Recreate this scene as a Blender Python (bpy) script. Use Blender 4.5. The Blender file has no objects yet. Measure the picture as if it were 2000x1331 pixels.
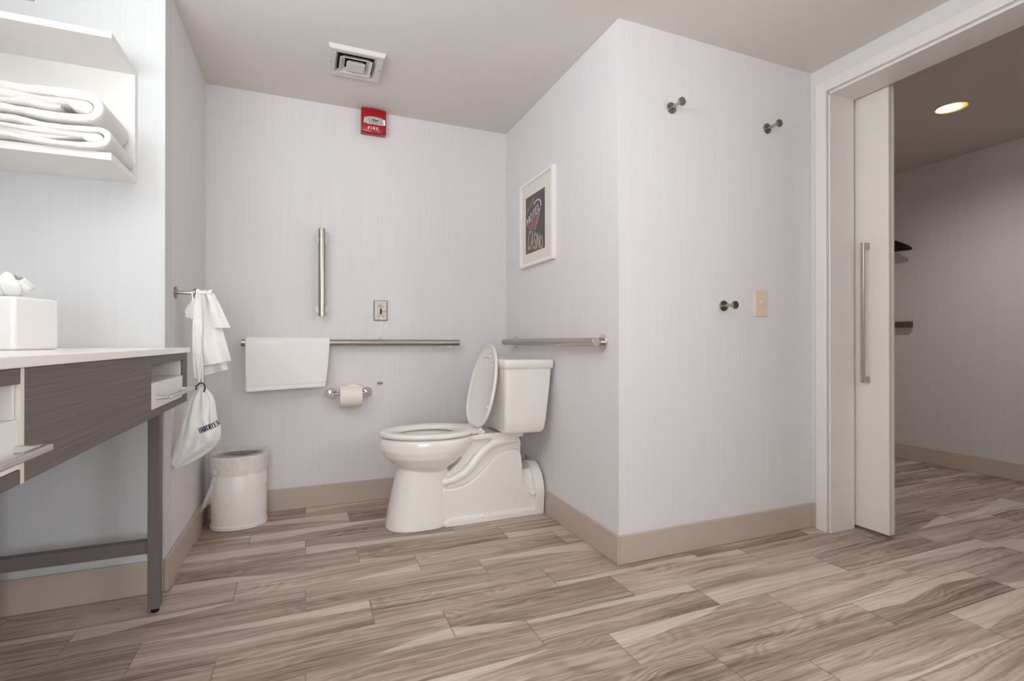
import bpy, bmesh, math, random
from mathutils import Vector, Matrix, noise
from mathutils.bvhtree import BVHTree

S = bpy.context.scene
COL = S.collection
PI = math.pi
random.seed(7)

# ------------------------------------------------------------------ camera
CAM_H, YAW, PITCH, FPX = 0.89, 22.319, 0.154, 981.2
cd = bpy.data.cameras.new('camera'); cam = bpy.data.objects.new('camera', cd); COL.objects.link(cam)
cd.sensor_width = 36.0; cd.lens = 36.0 * FPX / 2000.0; cd.clip_start = 0.02
cam.location = (0, 0, CAM_H)
cam.rotation_euler = (math.radians(90 + PITCH), 0, math.radians(-YAW))
S.camera = cam

# ------------------------------------------------------------------ world, lights, exposure
S.view_settings.view_transform = 'Standard'
S.view_settings.look = 'None'
S.view_settings.exposure = 0.05
S.view_settings.gamma = 1.0
S.view_settings.use_curve_mapping = False
w = bpy.data.worlds.new('world'); S.world = w; w.use_nodes = True
w.node_tree.nodes['Background'].inputs[0].default_value = (0.6, 0.65, 0.7, 1)
w.node_tree.nodes['Background'].inputs[1].default_value = 0.3
S.cycles.max_bounces = 14
S.cycles.diffuse_bounces = 8
S.cycles.transparent_max_bounces = 16
S.cycles.sample_clamp_indirect = 6.0

def area(name, loc, rot, sx, sy, power, col):
    l = bpy.data.lights.new(name, 'AREA'); l.shape = 'RECTANGLE'; l.size = sx; l.size_y = sy
    l.energy = power; l.color = col
    o = bpy.data.objects.new(name, l); COL.objects.link(o); o.location = loc; o.rotation_euler = rot
    return o
# light bar above the vanity mirror on the left wall, three added fill lamps, the hall downlight
area('vanity_light_lamp', (-0.85, 0.86, 1.72), (0, math.radians(-90), 0), 0.30, 0.95, 8.8, (0.93, 0.98, 1.03))
area('upward_fill_lamp', (-0.66, 0.72, 1.62), (0, math.radians(-168), 0), 0.40, 0.85, 17.5, (0.90, 0.98, 1.02))  # added fill lamp, aimed up to brighten the ceiling and alcove
area('side_fill_lamp', (2.17, -0.38, 1.58), (0, math.radians(92), 0), 0.64, 0.80, 17.5, (0.93, 0.98, 1.03))  # added fill from the right for the surfaces on the left
area('rear_fill_lamp', (-0.45, -0.86, 0.95), (math.radians(90), 0, 0), 0.9, 0.9, 17.0, (0.92, 0.98, 1.03))  # added fill from behind the camera for the back wall
hl = bpy.data.lights.new('downlight_lamp', 'SPOT'); hl.energy = 37.0; hl.color = (0.96, 0.93, 0.94); hl.spot_size = math.radians(165); hl.spot_blend = 1.0; hl.shadow_soft_size = .05
ho = bpy.data.objects.new('downlight_lamp', hl); COL.objects.link(ho); ho.location = (3.295, 1.64, 2.15)

# ------------------------------------------------------------------ room dimensions
XL, YB, XR, YF, XD, YV, H = -0.467, 2.919, 1.1595, 1.699, 2.264, 2.136, 2.190
XW, YR = -0.945, -0.95           # left wall, wall behind the camera
XH0, XH, HH = 2.42, 4.21, 2.186  # hall
YH0, YH1 = -0.95, 3.25
DY0, DY1, DZ = 0.60, 1.605, 2.052  # doorway

def at(u, v, ax, val):
    """point of the plane x|y|z = val that pixel (u, v) of the photograph shows"""
    a = math.radians(YAW); b = math.radians(PITCH)
    fw = Vector((math.sin(a)*math.cos(b), math.cos(a)*math.cos(b), math.sin(b)))
    rt = Vector((math.cos(a), -math.sin(a), 0)); up = rt.cross(fw)
    d = fw + rt*((u-1000)/FPX) - up*((v-665.5)/FPX)
    i = 'xyz'.index(ax); o = Vector((0, 0, CAM_H))
    return o + d*((val-o[i])/d[i])

# ------------------------------------------------------------------ materials
def lin(c):
    return tuple(((x/255.0)/12.92 if x/255.0 <= .04045 else ((x/255.0+.055)/1.055)**2.4) for x in c) + (1,)
MATS = {}
def mat(name, rgb, rough=.5, metal=0, bump=None, coat=0, spec=.5, sheen=0, emis=None, alpha=None, trans=0, var=0.0):
    m = bpy.data.materials.new(name); m.use_nodes = True
    nt = m.node_tree; p = nt.nodes['Principled BSDF']
    p.inputs['Base Color'].default_value = lin(rgb)
    p.inputs['Roughness'].default_value = rough
    p.inputs['Metallic'].default_value = metal
    p.inputs['Specular IOR Level'].default_value = spec
    p.inputs['Coat Weight'].default_value = coat
    p.inputs['Sheen Weight'].default_value = sheen
    if trans: p.inputs['Transmission Weight'].default_value = trans
    if alpha is not None: p.inputs['Alpha'].default_value = alpha
    if emis:
        p.inputs['Emission Color'].default_value = lin(emis[0]); p.inputs['Emission Strength'].default_value = emis[1]
    tc = nt.nodes.new('ShaderNodeTexCoord')
    n = nt.nodes.new('ShaderNodeTexNoise'); n.inputs['Scale'].default_value = 9 if not bump else bump[0]
    n.inputs['Detail'].default_value = 4
    nt.links.new(tc.outputs['Object'], n.inputs['Vector'])
    if var:
        mx = nt.nodes.new('ShaderNodeMix'); mx.data_type = 'RGBA'
        c = lin(rgb); mx.inputs[6].default_value = tuple(x*(1-var) for x in c[:3])+(1,); mx.inputs[7].default_value = tuple(min(1, x*(1+var)) for x in c[:3])+(1,)
        nt.links.new(n.outputs['Fac'], mx.inputs[0]); nt.links.new(mx.outputs[2], p.inputs['Base Color'])
    if bump:
        b = nt.nodes.new('ShaderNodeBump'); b.inputs['Strength'].default_value = bump[1]; b.inputs['Distance'].default_value = bump[2]
        nt.links.new(n.outputs['Fac'], b.inputs['Height']); nt.links.new(b.outputs['Normal'], p.inputs['Normal'])
    else:
        mr = nt.nodes.new('ShaderNodeMapRange'); mr.inputs[3].default_value = max(0, rough-.03); mr.inputs[4].default_value = rough+.03
        nt.links.new(n.outputs['Fac'], mr.inputs[0]); nt.links.new(mr.outputs[0], p.inputs['Roughness'])
    MATS[name] = m
    return m

def wallpaper(name, rgb, amp=.035):
    """vinyl wallcovering with a fine vertical thread: stripes run up the wall on every axis-aligned face"""
    m = bpy.data.materials.new(name); m.use_nodes = True; nt = m.node_tree; p = nt.nodes['Principled BSDF']
    g = nt.nodes.new('ShaderNodeNewGeometry'); sp = nt.nodes.new('ShaderNodeSeparateXYZ'); nt.links.new(g.outputs['Position'], sp.inputs[0])
    ad = nt.nodes.new('ShaderNodeMath'); ad.operation = 'ADD'; nt.links.new(sp.outputs[0], ad.inputs[0]); nt.links.new(sp.outputs[1], ad.inputs[1])
    def streak(su, sz, det):
        c = nt.nodes.new('ShaderNodeCombineXYZ')
        a = nt.nodes.new('ShaderNodeMath'); a.operation = 'MULTIPLY'; a.inputs[1].default_value = su; nt.links.new(ad.outputs[0], a.inputs[0])
        b = nt.nodes.new('ShaderNodeMath'); b.operation = 'MULTIPLY'; b.inputs[1].default_value = sz; nt.links.new(sp.outputs[2], b.inputs[0])
        nt.links.new(a.outputs[0], c.inputs[0]); nt.links.new(b.outputs[0], c.inputs[1])
        n = nt.nodes.new('ShaderNodeTexNoise'); n.inputs['Scale'].default_value = 1; n.inputs['Detail'].default_value = det
        nt.links.new(c.outputs[0], n.inputs['Vector']); return n
    n1 = streak(210, 1.6, 2); n2 = streak(60, .4, 1)
    av = nt.nodes.new('ShaderNodeMath'); av.operation = 'MULTIPLY_ADD'; av.inputs[1].default_value = .85
    h = nt.nodes.new('ShaderNodeMath'); h.operation = 'MULTIPLY'; h.inputs[1].default_value = .15
    nt.links.new(n2.outputs['Fac'], h.inputs[0]); nt.links.new(n1.outputs['Fac'], av.inputs[0]); nt.links.new(h.outputs[0], av.inputs[2])
    mr = nt.nodes.new('ShaderNodeMapRange'); mr.inputs[1].default_value = .3; mr.inputs[2].default_value = .7
    nt.links.new(av.outputs[0], mr.inputs[0])
    mx = nt.nodes.new('ShaderNodeMix'); mx.data_type = 'RGBA'; c = lin(rgb)
    mx.inputs[6].default_value = tuple(x*(1-amp) for x in c[:3])+(1,); mx.inputs[7].default_value = tuple(min(1, x*(1+amp)) for x in c[:3])+(1,)
    nt.links.new(mr.outputs[0], mx.inputs[0]); nt.links.new(mx.outputs[2], p.inputs['Base Color'])
    b = nt.nodes.new('ShaderNodeBump'); b.inputs['Strength'].default_value = .25; b.inputs['Distance'].default_value = .0006
    nt.links.new(n1.outputs['Fac'], b.inputs['Height']); nt.links.new(b.outputs['Normal'], p.inputs['Normal'])
    p.inputs['Roughness'].default_value = .55; p.inputs['Specular IOR Level'].default_value = .35
    return m

def woodtile(name):
    """wood-look porcelain plank; each plank gets its own figure from its object's random value"""
    m = bpy.data.materials.new(name); m.use_nodes = True; nt = m.node_tree; L = nt.links; p = nt.nodes['Principled BSDF']
    N = lambda t: nt.nodes.new(t)
    tc = N('ShaderNodeTexCoord'); oi = N('ShaderNodeObjectInfo'); sp = N('ShaderNodeSeparateXYZ'); L.new(tc.outputs['Object'], sp.inputs[0])
    def mth(op, a, b=None, c=None):
        x = N('ShaderNodeMath'); x.operation = op
        for i, v in enumerate((a, b, c)):
            if v is None: continue
            if isinstance(v, (int, float)): x.inputs[i].default_value = v
            else: L.new(v, x.inputs[i])
        return x.outputs[0]
    rnd = oi.outputs['Random']
    r1 = mth('MULTIPLY', rnd, 71.3); r2 = mth('FRACT', mth('MULTIPLY', rnd, 917.7)); r3 = mth('FRACT', mth('MULTIPLY', rnd, 3713.1))
    X, Y = sp.outputs[0], sp.outputs[1]
    sgn = mth('SUBTRACT', mth('MULTIPLY', mth('GREATER_THAN', r2, .5), 2), 1)
    yn = mth('DIVIDE', mth('MULTIPLY', Y, sgn), .080)                       # -1..1 across the plank
    def nz(x, y, z, det=3, dist=0.0):
        c = N('ShaderNodeCombineXYZ')
        for i, v in enumerate((x, y, z)):
            if isinstance(v, (int, float)): c.inputs[i].default_value = v
            else: L.new(v, c.inputs[i])
        n = N('ShaderNodeTexNoise'); n.inputs['Scale'].default_value = 1; n.inputs['Detail'].default_value = det; n.inputs['Distortion'].default_value = dist
        L.new(c.outputs[0], n.inputs['Vector']); return n.outputs['Fac']
    # slow figure, cathedral rings, long streaks, fine pores
    slow = nz(mth('MULTIPLY', X, 2.1), mth('MULTIPLY', yn, .55), r1, 2, .15)
    ringc = mth('ADD', mth('MULTIPLY', slow, 9.0), mth('MULTIPLY', yn, 1.6))
    ring = mth('ADD', mth('MULTIPLY', mth('SINE', mth('MULTIPLY', ringc, 11.0)), .5), .5)
    patch = N('ShaderNodeMapRange'); patch.inputs[1].default_value = .42; patch.inputs[2].default_value = .68
    L.new(nz(mth('MULTIPLY', X, 2.6), mth('MULTIPLY', yn, .8), mth('ADD', r1, 13.0), 1, 0), patch.inputs[0])
    ring = mth('MULTIPLY', mth('SUBTRACT', ring, .5), patch.outputs[0])
    # streak coordinates lean a little along the slow figure, so lines stay long and gently curved
    ys = mth('ADD', Y, mth('MULTIPLY', slow, .06))
    mid = nz(mth('MULTIPLY', X, 1.3), mth('MULTIPLY', ys, 40), r1, 3, .15)
    streak = nz(mth('MULTIPLY', X, 3.2), mth('MULTIPLY', ys, 125), r1, 4, .15)
    fine = nz(mth('MULTIPLY', X, 14.0), mth('MULTIPLY', ys, 420), r1, 2, .2)
    tone = mth('ADD', mth('MULTIPLY', slow, .30), mth('MULTIPLY', r3, .16))
    v = mth('ADD', mth('ADD', mth('ADD', mth('MULTIPLY', ring, .14), mth('MULTIPLY', mid, .60)), mth('MULTIPLY', streak, .52)), mth('ADD', tone, mth('MULTIPLY', fine, .32)))
    v = mth('SUBTRACT', v, .42)
    cr = N('ShaderNodeValToRGB'); e = cr.color_ramp.elements
    e[0].position = .28; e[0].color = lin((108, 91, 79)); e[1].position = .80; e[1].color = lin((208, 191, 177))
    k = e.new(.46); k.color = lin((154, 135, 121)); k = e.new(.60); k.color = lin((181, 163, 149))
    L.new(v, cr.inputs[0])
    # pale sapwood along one edge
    h2 = mth('FRACT', mth('MULTIPLY', rnd, 5431.9)); h3 = mth('FRACT', mth('MULTIPLY', rnd, 2207.3))
    slope = mth('MULTIPLY', mth('SUBTRACT', h2, .5), 5.2)
    bend = mth('MULTIPLY', mth('SUBTRACT', nz(mth('MULTIPLY', X, 3.6), mth('MULTIPLY', r2, 40), r1, 1, 0), .5), .9)
    edge = mth('ADD', mth('ADD', mth('MULTIPLY', slope, X), bend), mth('ADD', mth('MULTIPLY', h3, 1.6), .05))
    d = mth('SUBTRACT', yn, edge)
    ss = N('ShaderNodeMapRange'); ss.interpolation_type = 'SMOOTHSTEP'; ss.inputs[1].default_value = -.02; ss.inputs[2].default_value = .03
    L.new(d, ss.inputs[0])
    pale = N('ShaderNodeValToRGB'); pe = pale.color_ramp.elements
    pe[0].position = .3; pe[0].color = lin((190, 175, 161)); pe[1].position = .7; pe[1].color = lin((222, 209, 196)); L.new(streak, pale.inputs[0])
    mx = N('ShaderNodeMix'); mx.data_type = 'RGBA'; L.new(mth('MULTIPLY', ss.outputs[0], .88), mx.inputs[0]); L.new(cr.outputs[0], mx.inputs[6]); L.new(pale.outputs[0], mx.inputs[7])
    L.new(mx.outputs[2], p.inputs['Base Color'])
    b = N('ShaderNodeBump'); b.inputs['Strength'].default_value = .2; b.inputs['Distance'].default_value = .0006; L.new(streak, b.inputs['Height']); L.new(b.outputs['Normal'], p.inputs['Normal'])
    p.inputs['Roughness'].default_value = .42; p.inputs['Specular IOR Level'].default_value = .4
    return m

def laminate(name, a, b):
    m = bpy.data.materials.new(name); m.use_nodes = True; nt = m.node_tree; L = nt.links; p = nt.nodes['Principled BSDF']
    g = nt.nodes.new('ShaderNodeNewGeometry'); mp = nt.nodes.new('ShaderNodeMapping'); mp.inputs['Scale'].default_value = (2.2, 2.2, 420)
    L.new(g.outputs['Position'], mp.inputs['Vector'])
    n = nt.nodes.new('ShaderNodeTexNoise'); n.inputs['Scale'].default_value = 1; n.inputs['Detail'].default_value = 4; n.inputs['Distortion'].default_value = .1; L.new(mp.outputs[0], n.inputs['Vector'])
    cr = nt.nodes.new('ShaderNodeValToRGB'); e = cr.color_ramp.elements; e[0].position = .35; e[0].color = lin(a); e[1].position = .68; e[1].color = lin(b)
    L.new(n.outputs['Fac'], cr.inputs[0]); L.new(cr.outputs[0], p.inputs['Base Color'])
    p.inputs['Roughness'].default_value = .5; p.inputs['Specular IOR Level'].default_value = .3
    return m

def film(name, rgb, opacity):
    m = bpy.data.materials.new(name); m.use_nodes = True; nt = m.node_tree; L = nt.links; p = nt.nodes['Principled BSDF']
    p.inputs['Base Color'].default_value = lin(rgb); p.inputs['Roughness'].default_value = .22
    tr = nt.nodes.new('ShaderNodeBsdfTransparent'); mx = nt.nodes.new('ShaderNodeMixShader')
    lw = nt.nodes.new('ShaderNodeLayerWeight'); lw.inputs[0].default_value = .35
    tc = nt.nodes.new('ShaderNodeTexCoord'); n = nt.nodes.new('ShaderNodeTexNoise'); n.inputs['Scale'].default_value = 14; n.inputs['Detail'].default_value = 3; n.inputs['Distortion'].default_value = 1.2
    L.new(tc.outputs['Object'], n.inputs['Vector'])
    a = nt.nodes.new('ShaderNodeMath'); a.operation = 'MULTIPLY_ADD'; a.inputs[1].default_value = .34; a.inputs[2].default_value = opacity-.12
    L.new(n.outputs['Fac'], a.inputs[0])
    b = nt.nodes.new('ShaderNodeMath'); b.operation = 'MULTIPLY_ADD'; b.inputs[1].default_value = .5; b.use_clamp = True
    L.new(lw.outputs['Facing'], b.inputs[0]); L.new(a.outputs[0], b.inputs[2])
    L.new(b.outputs[0], mx.inputs[0]); L.new(tr.outputs[0], mx.inputs[1]); L.new(p.outputs[0], mx.inputs[2])
    bu = nt.nodes.new('ShaderNodeBump'); bu.inputs['Strength'].default_value = .3; bu.inputs['Distance'].default_value = .004; L.new(n.outputs['Fac'], bu.inputs['Height']); L.new(bu.outputs[0], p.inputs['Normal'])
    L.new(mx.outputs[0], nt.nodes['Material Output'].inputs[0])
    return m

M = dict(
    wall=wallpaper('wallcovering', (223, 220, 221)),
    vwall=wallpaper('vanity_wallcovering', (212, 213, 214), .025),
    hallwall=wallpaper('hall_wallcovering', (206, 199, 195)),
    ceil=mat('ceiling_paint', (219, 213, 207), .85, bump=(160, .12, .001)),
    hallceil=mat('hall_ceiling_paint', (206, 199, 192), .85, bump=(160, .12, .001)),
    doorwall=mat('door_wall_paint', (219, 218, 216), .6, bump=(200, .1, .001)),
    base=mat('baseboard_vinyl', (190, 175, 161), .4, var=.03),
    trim=mat('trim_paint', (229, 224, 220), .38, var=.015),
    door=mat('door_paint', (226, 221, 210), .42, var=.015),
    tile=woodtile('wood_look_tile'), grout=mat('grout', (158, 141, 125), .9, bump=(300, .3, .001)),
    china=mat('vitreous_china', (240, 236, 230), .09, coat=.4),
    seat=mat('seat_plastic', (238, 234, 228), .2),
    chrome=mat('polished_chrome', (215, 212, 208), .08, 1),
    alu=mat('satin_aluminium', (214, 211, 207), .34, 1), steel=mat('brushed_steel', (186, 178, 170), .24, 1),
    knob=mat('satin_nickel', (150, 144, 136), .32, 1),
    dark=mat('dark_metal', (104, 92, 82), .45, .5),
    terry=mat('white_terry', (250, 247, 244), .95, bump=(260, .8, .004), sheen=.4),
    bath_terry=mat('bath_towel_terry', (234, 231, 227), .95, bump=(260, .8, .004), sheen=.3), shelfw=mat('shelf_laminate', (236, 234, 231), .35, var=.01),
    cotton=mat('white_cotton', (246, 244, 242), .9, bump=(60, .35, .004), sheen=.2),
    cord=mat('white_cord', (244, 242, 238), .8, bump=(300, .5, .001)),
    black=mat('black_plastic', (24, 21, 20), .4),
    navy=mat('navy_print', (38, 42, 78), .8),
    paper=mat('tissue_paper', (240, 232, 222), .95, bump=(220, .3, .001)),
    tissue=mat('soft_tissue', (240, 240, 238), .9, bump=(40, .2, .002)),
    cover=mat('white_glossy_cover', (238, 237, 235), .14),
    quartz=mat('white_quartz', (247, 241, 237), .2, var=.02),
    lam=laminate('grey_wood_laminate', (98, 88, 85), (118, 108, 104)),
    legpaint=mat('grey_metal_paint', (108, 100, 98), .5, var=.02),
    whitelam=mat('white_laminate', (238, 234, 230), .35, var=.01),
    edge=mat('cream_edge_band', (226, 221, 206), .5),
    can=mat('bin_enamel', (236, 229, 223), .28, var=.01),
    inner=mat('dark_inner_pail', (58, 55, 53), .5),
    liner=film('bin_liner_film', (236, 231, 227), .20),
    red=mat('alarm_red', (164, 12, 24), .28),
    alarmwhite=mat('alarm_lettering', (244, 236, 230), .5),
    lens=film('clear_lens', (226, 226, 222), .10),
    reflector=mat('lamp_reflector', (232, 230, 226), .3, 1),
    ventp=mat('vent_paint', (212, 206, 201), .5, var=.01),
    void=mat('duct_dark', (22, 19, 18), .9),
    ivory=mat('ivory_plastic', (226, 207, 182), .35),
    plate=mat('call_plate', (216, 206, 197), .4, var=.02),
    bezel=mat('call_plate_rim', (120, 106, 100), .45),
    greyink=mat('grey_ink', (150, 140, 132), .8),
    frame=mat('white_frame', (238, 232, 228), .35),
    mount=mat('picture_mount', (226, 219, 211), .8),
    print=mat('print_dark', (74, 68, 66), .35, var=.25),
    pr_red=mat('print_red', (140, 88, 82), .4), pr_white=mat('print_white', (196, 196, 196), .4),
    pr_gold=mat('print_gold', (150, 140, 104), .4), pr_cream=mat('print_cream', (176, 160, 142), .4), pr_line=mat('print_line', (104, 98, 94), .4),
    glow=mat('downlight_lamp', (255, 236, 190), .5, emis=((255, 226, 160), 7.0)),
    cone=mat('downlight_trim', (250, 226, 160), .35, emis=((255, 206, 110), .75)),
    diffuser=mat('light_diffuser', (250, 250, 250), .5, emis=((245, 250, 255), 0.8)),
    black_wood=mat('black_wood', (20, 16, 16), .35),
)

# ------------------------------------------------------------------ mesh helpers
class MB:
    def __init__(s): s.bm = bmesh.new()
    def box(s, x0, x1, y0, y1, z0, z1, mtx=None):
        v = [s.bm.verts.new(mtx @ Vector((x, y, z)) if mtx else (x, y, z)) for z in (z0, z1) for y in (y0, y1) for x in (x0, x1)]
        for f in ((0, 2, 3, 1), (4, 5, 7, 6), (0, 1, 5, 4), (2, 6, 7, 3), (1, 3, 7, 5), (0, 4, 6, 2)): s.bm.faces.new([v[i] for i in f])
        return s
    def rings(s, rings, cap=True, closed=False, loop=True):
        R = [[s.bm.verts.new(p) for p in r] for r in rings]
        n = len(R[0]); last = len(R) if closed else len(R)-1
        for i in range(last):
            a, b = R[i], R[(i+1) % len(R)]
            for j in range(n if loop else n-1):
                k = (j+1) % n
                try: s.bm.faces.new((a[j], a[k], b[k], b[j]))
                except ValueError: pass
        if cap and not closed and loop:
            s.bm.faces.new(list(reversed(R[0]))); s.bm.faces.new(R[-1])
        return s
    def tube(s, pts, r, n=14, cap=True, closed=False):
        pts = [Vector(p) for p in pts]; rs = r if isinstance(r, (list, tuple)) else [r]*len(pts)
        rings = []; ref = None; m = len(pts)
        for i, p in enumerate(pts):
            if closed: t = (pts[(i+1) % m]-pts[i-1])
            else: t = pts[min(i+1, m-1)]-pts[max(i-1, 0)]
            t.normalize()
            if ref is None:
                ref = Vector((0, 0, 1)) if abs(t.z) < .9 else Vector((1, 0, 0))
            a = (ref - t*ref.dot(t)).normalized(); ref = a; b = t.cross(a)
            rings.append([p + (a*math.cos(2*PI*k/n) + b*math.sin(2*PI*k/n))*rs[i] for k in range(n)])
        return s.rings(rings, cap, closed)
    def cyl(s, a, b, r, n=28, r2=None):
        return s.tube([a, b], [r, r if r2 is None else r2], n)
    def disc(s, c, axis, r, t, n=36, bev=.0012):
        c = Vector(c); a = Vector(axis).normalized()
        return s.tube([c, c+a*(t-bev), c+a*t], [r, r, r-bev], n)
    def lathe(s, prof, c, n=40):
        c = Vector(c)
        return s.rings([[c+Vector((r*math.cos(2*PI*k/n), r*math.sin(2*PI*k/n), z)) for k in range(n)] for r, z in prof])
    def prism(s, poly, axis, a, b):
        """polygon given in the two other axes, extruded along axis"""
        def P(q, h):
            if axis == 'x': return (h, q[0], q[1])
            if axis == 'y': return (q[0], h, q[1])
            return (q[0], q[1], h)
        A = [s.bm.verts.new(P(q, a)) for q in poly]; B = [s.bm.verts.new(P(q, b)) for q in poly]; n = len(poly)
        s.bm.faces.new(A); s.bm.faces.new(list(reversed(B)))
        for i in range(n): s.bm.faces.new((A[i], B[i], B[(i+1) % n], A[(i+1) % n]))
        return s
    def grid(s, fn, nu, nv):
        V = [[s.bm.verts.new(fn(i/nu, j/nv)) for j in range(nv+1)] for i in range(nu+1)]
        for i in range(nu):
            for j in range(nv): s.bm.faces.new((V[i][j], V[i+1][j], V[i+1][j+1], V[i][j+1]))
        return s
    def build(s, name, m, parent=None, smooth=True, bevel=0, origin=None, angle=40, seg=2):
        bmesh.ops.recalc_face_normals(s.bm, faces=s.bm.faces[:])
        me = bpy.data.meshes.new(name)
        o = bpy.data.objects.new(name, me)
        org = Vector((0, 0, 0))
        if parent is not None: org = parent.matrix_world.translation if False else WLOC.get(parent.name, Vector((0, 0, 0)))
        elif origin is not None: org = Vector(origin)
        bmesh.ops.translate(s.bm, verts=s.bm.verts[:], vec=-org)
        s.bm.to_mesh(me); s.bm.free(); me.materials.append(m)
        if smooth:
            for p in me.polygons: p.use_smooth = True
            me.set_sharp_from_angle(angle=math.radians(angle))
        COL.objects.link(o)
        if parent is not None: o.parent = parent; WLOC[o.name] = org
        else: o.location = org; WLOC[o.name] = org
        if bevel:
            b = o.modifiers.new('bevel', 'BEVEL'); b.width = bevel; b.segments = seg; b.limit_method = 'ANGLE'; b.angle_limit = math.radians(35); b.harden_normals = False
        return o
WLOC = {}
def tag(o, label=None, cat=None, group=None, kind=None):
    if label: o['label'] = label
    if cat: o['category'] = cat
    if group: o['group'] = group
    if kind: o['kind'] = kind
    return o
def thing(name, loc, label, cat, group=None):
    o = bpy.data.objects.new(name, None); COL.objects.link(o); o.location = loc; o.empty_display_size = .05
    WLOC[o.name] = Vector(loc)
    return tag(o, label, cat, group)
def struct(name, mb, m, bevel=0, label=None, parent=None, smooth=False):
    o = mb.build(name, m, parent, smooth=smooth, bevel=bevel)
    o['kind'] = 'structure'
    if label: o['label'] = label
    return o
def copy_tree(root, loc, rot=None):
    r = root.copy(); COL.objects.link(r); r.location = loc
    if rot is not None: r.rotation_euler = rot
    for ch in list(root.children):
        c = ch.copy(); COL.objects.link(c); c.parent = r
        for g in list(ch.children):
            d = g.copy(); COL.objects.link(d); d.parent = c
    return r
def subsurf(o, lv=1):
    m = o.modifiers.new('sub', 'SUBSURF'); m.levels = lv; m.render_levels = lv
def solid(o, t, off=0):
    m = o.modifiers.new('solid', 'SOLIDIFY'); m.thickness = t; m.offset = off

# stroke lettering -----------------------------------------------------------
def arc(cx, cy, rx, ry, a0, a1, n=10):
    return [(cx+rx*math.cos(math.radians(a0+(a1-a0)*i/n)), cy+ry*math.sin(math.radians(a0+(a1-a0)*i/n))) for i in range(n+1)]
GL = {
    'A': ([[(0, 0), (.34, 1)], [(.34, 1), (.68, 0)], [(.13, .36), (.55, .36)]], .68),
    'C': ([arc(.34, .5, .34, .5, 50, 310, 14)], .62),
    'D': ([[(0, 0), (0, 1)], [(0, 1), (.25, 1)] , arc(.25, .5, .4, .5, 90, -90), [(.25, 0), (0, 0)]], .65),
    'E': ([[(0, 0), (0, 1)], [(0, 1), (.5, 1)], [(0, .52), (.42, .52)], [(0, 0), (.52, 0)]], .52),
    'F': ([[(0, 0), (0, 1)], [(0, 1), (.5, 1)], [(0, .52), (.42, .52)]], .5),
    'H': ([[(0, 0), (0, 1)], [(.62, 0), (.62, 1)], [(0, .5), (.62, .5)]], .62),
    'I': ([[(0, 0), (0, 1)]], .04),
    'L': ([[(0, 1), (0, 0)], [(0, 0), (.48, 0)]], .48),
    'M': ([[(0, 0), (0, 1)], [(0, 1), (.36, .25)], [(.36, .25), (.72, 1)], [(.72, 1), (.72, 0)]], .72),
    'N': ([[(0, 0), (0, 1)], [(0, 1), (.58, 0)], [(.58, 0), (.58, 1)]], .58),
    'O': ([arc(.35, .5, .35, .5, 0, 360, 18)], .7),
    'R': ([[(0, 0), (0, 1)], [(0, 1), (.27, 1)], arc(.27, .75, .26, .25, 90, -90, 8), [(.27, .5), (0, .5)], [(.25, .5), (.56, 0)]], .56),
    'S': ([arc(.28, .75, .27, .25, 30, 270, 8) + arc(.28, .25, .27, .25, 90, -150, 8)[1:]], .56),
    'T': ([[(.3, 0), (.3, 1)], [(0, 1), (.6, 1)]], .6),
    'U': ([[(0, 1), (0, .3)], arc(.28, .3, .28, .3, 180, 360, 8), [(.56, .3), (.56, 1)]], .56),
    'Y': ([[(.32, 0), (.32, .48)], [(.32, .48), (0, 1)], [(.32, .48), (.64, 1)]], .64),
}
def lettering(mb, text, fn, height, stroke, depth, gap=.2, serif=0, squeeze=1.0):
    """fn(s, t, d) -> point; s along, t up, d out of the surface, in metres"""
    x = 0.0
    for ch in text:
        if ch == ' ': x += .5; continue
        g, wd = GL[ch]
        segs = []
        for pl in g:
            for a, b in zip(pl, pl[1:]): segs.append((a, b))
            if serif:
                for q in (pl[0], pl[-1]):
                    if len(pl) == 2 and q[1] in (0, 1) and abs(pl[0][1]-pl[1][1]) > .4: segs.append(((q[0]-serif, q[1]), (q[0]+serif, q[1])))
        for a, b in segs:
            lift = depth+.00007*(len(mb.bm.faces)//5 % 9)      # strokes that cross never share a plane
            ax, ay, bx, by = (x+a[0])*height*squeeze, a[1]*height, (x+b[0])*height*squeeze, b[1]*height
            dx, dy = bx-ax, by-ay; l = math.hypot(dx, dy) or 1e-6; dx /= l; dy /= l
            h = stroke/2; px, py = -dy*h, dx*h; ex, ey = dx*h*.6, dy*h*.6
            q = [(ax-ex+px, ay-ey+py), (ax-ex-px, ay-ey-py), (bx+ex-px, by+ey-py), (bx+ex+px, by+ey+py)]
            lo = [mb.bm.verts.new(fn(s_, t_, 0)) for s_, t_ in q]; hi = [mb.bm.verts.new(fn(s_, t_, lift)) for s_, t_ in q]
            mb.bm.faces.new(hi)
            for i in range(4): mb.bm.faces.new((lo[i], lo[(i+1) % 4], hi[(i+1) % 4], hi[i]))
        x += wd+gap
    return (x-gap)*height*squeeze
def text_width(text, height, gap=.2, squeeze=1.0):
    return (sum(.5 if c == ' ' else GL[c][1]+gap for c in text)-gap)*height*squeeze

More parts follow.
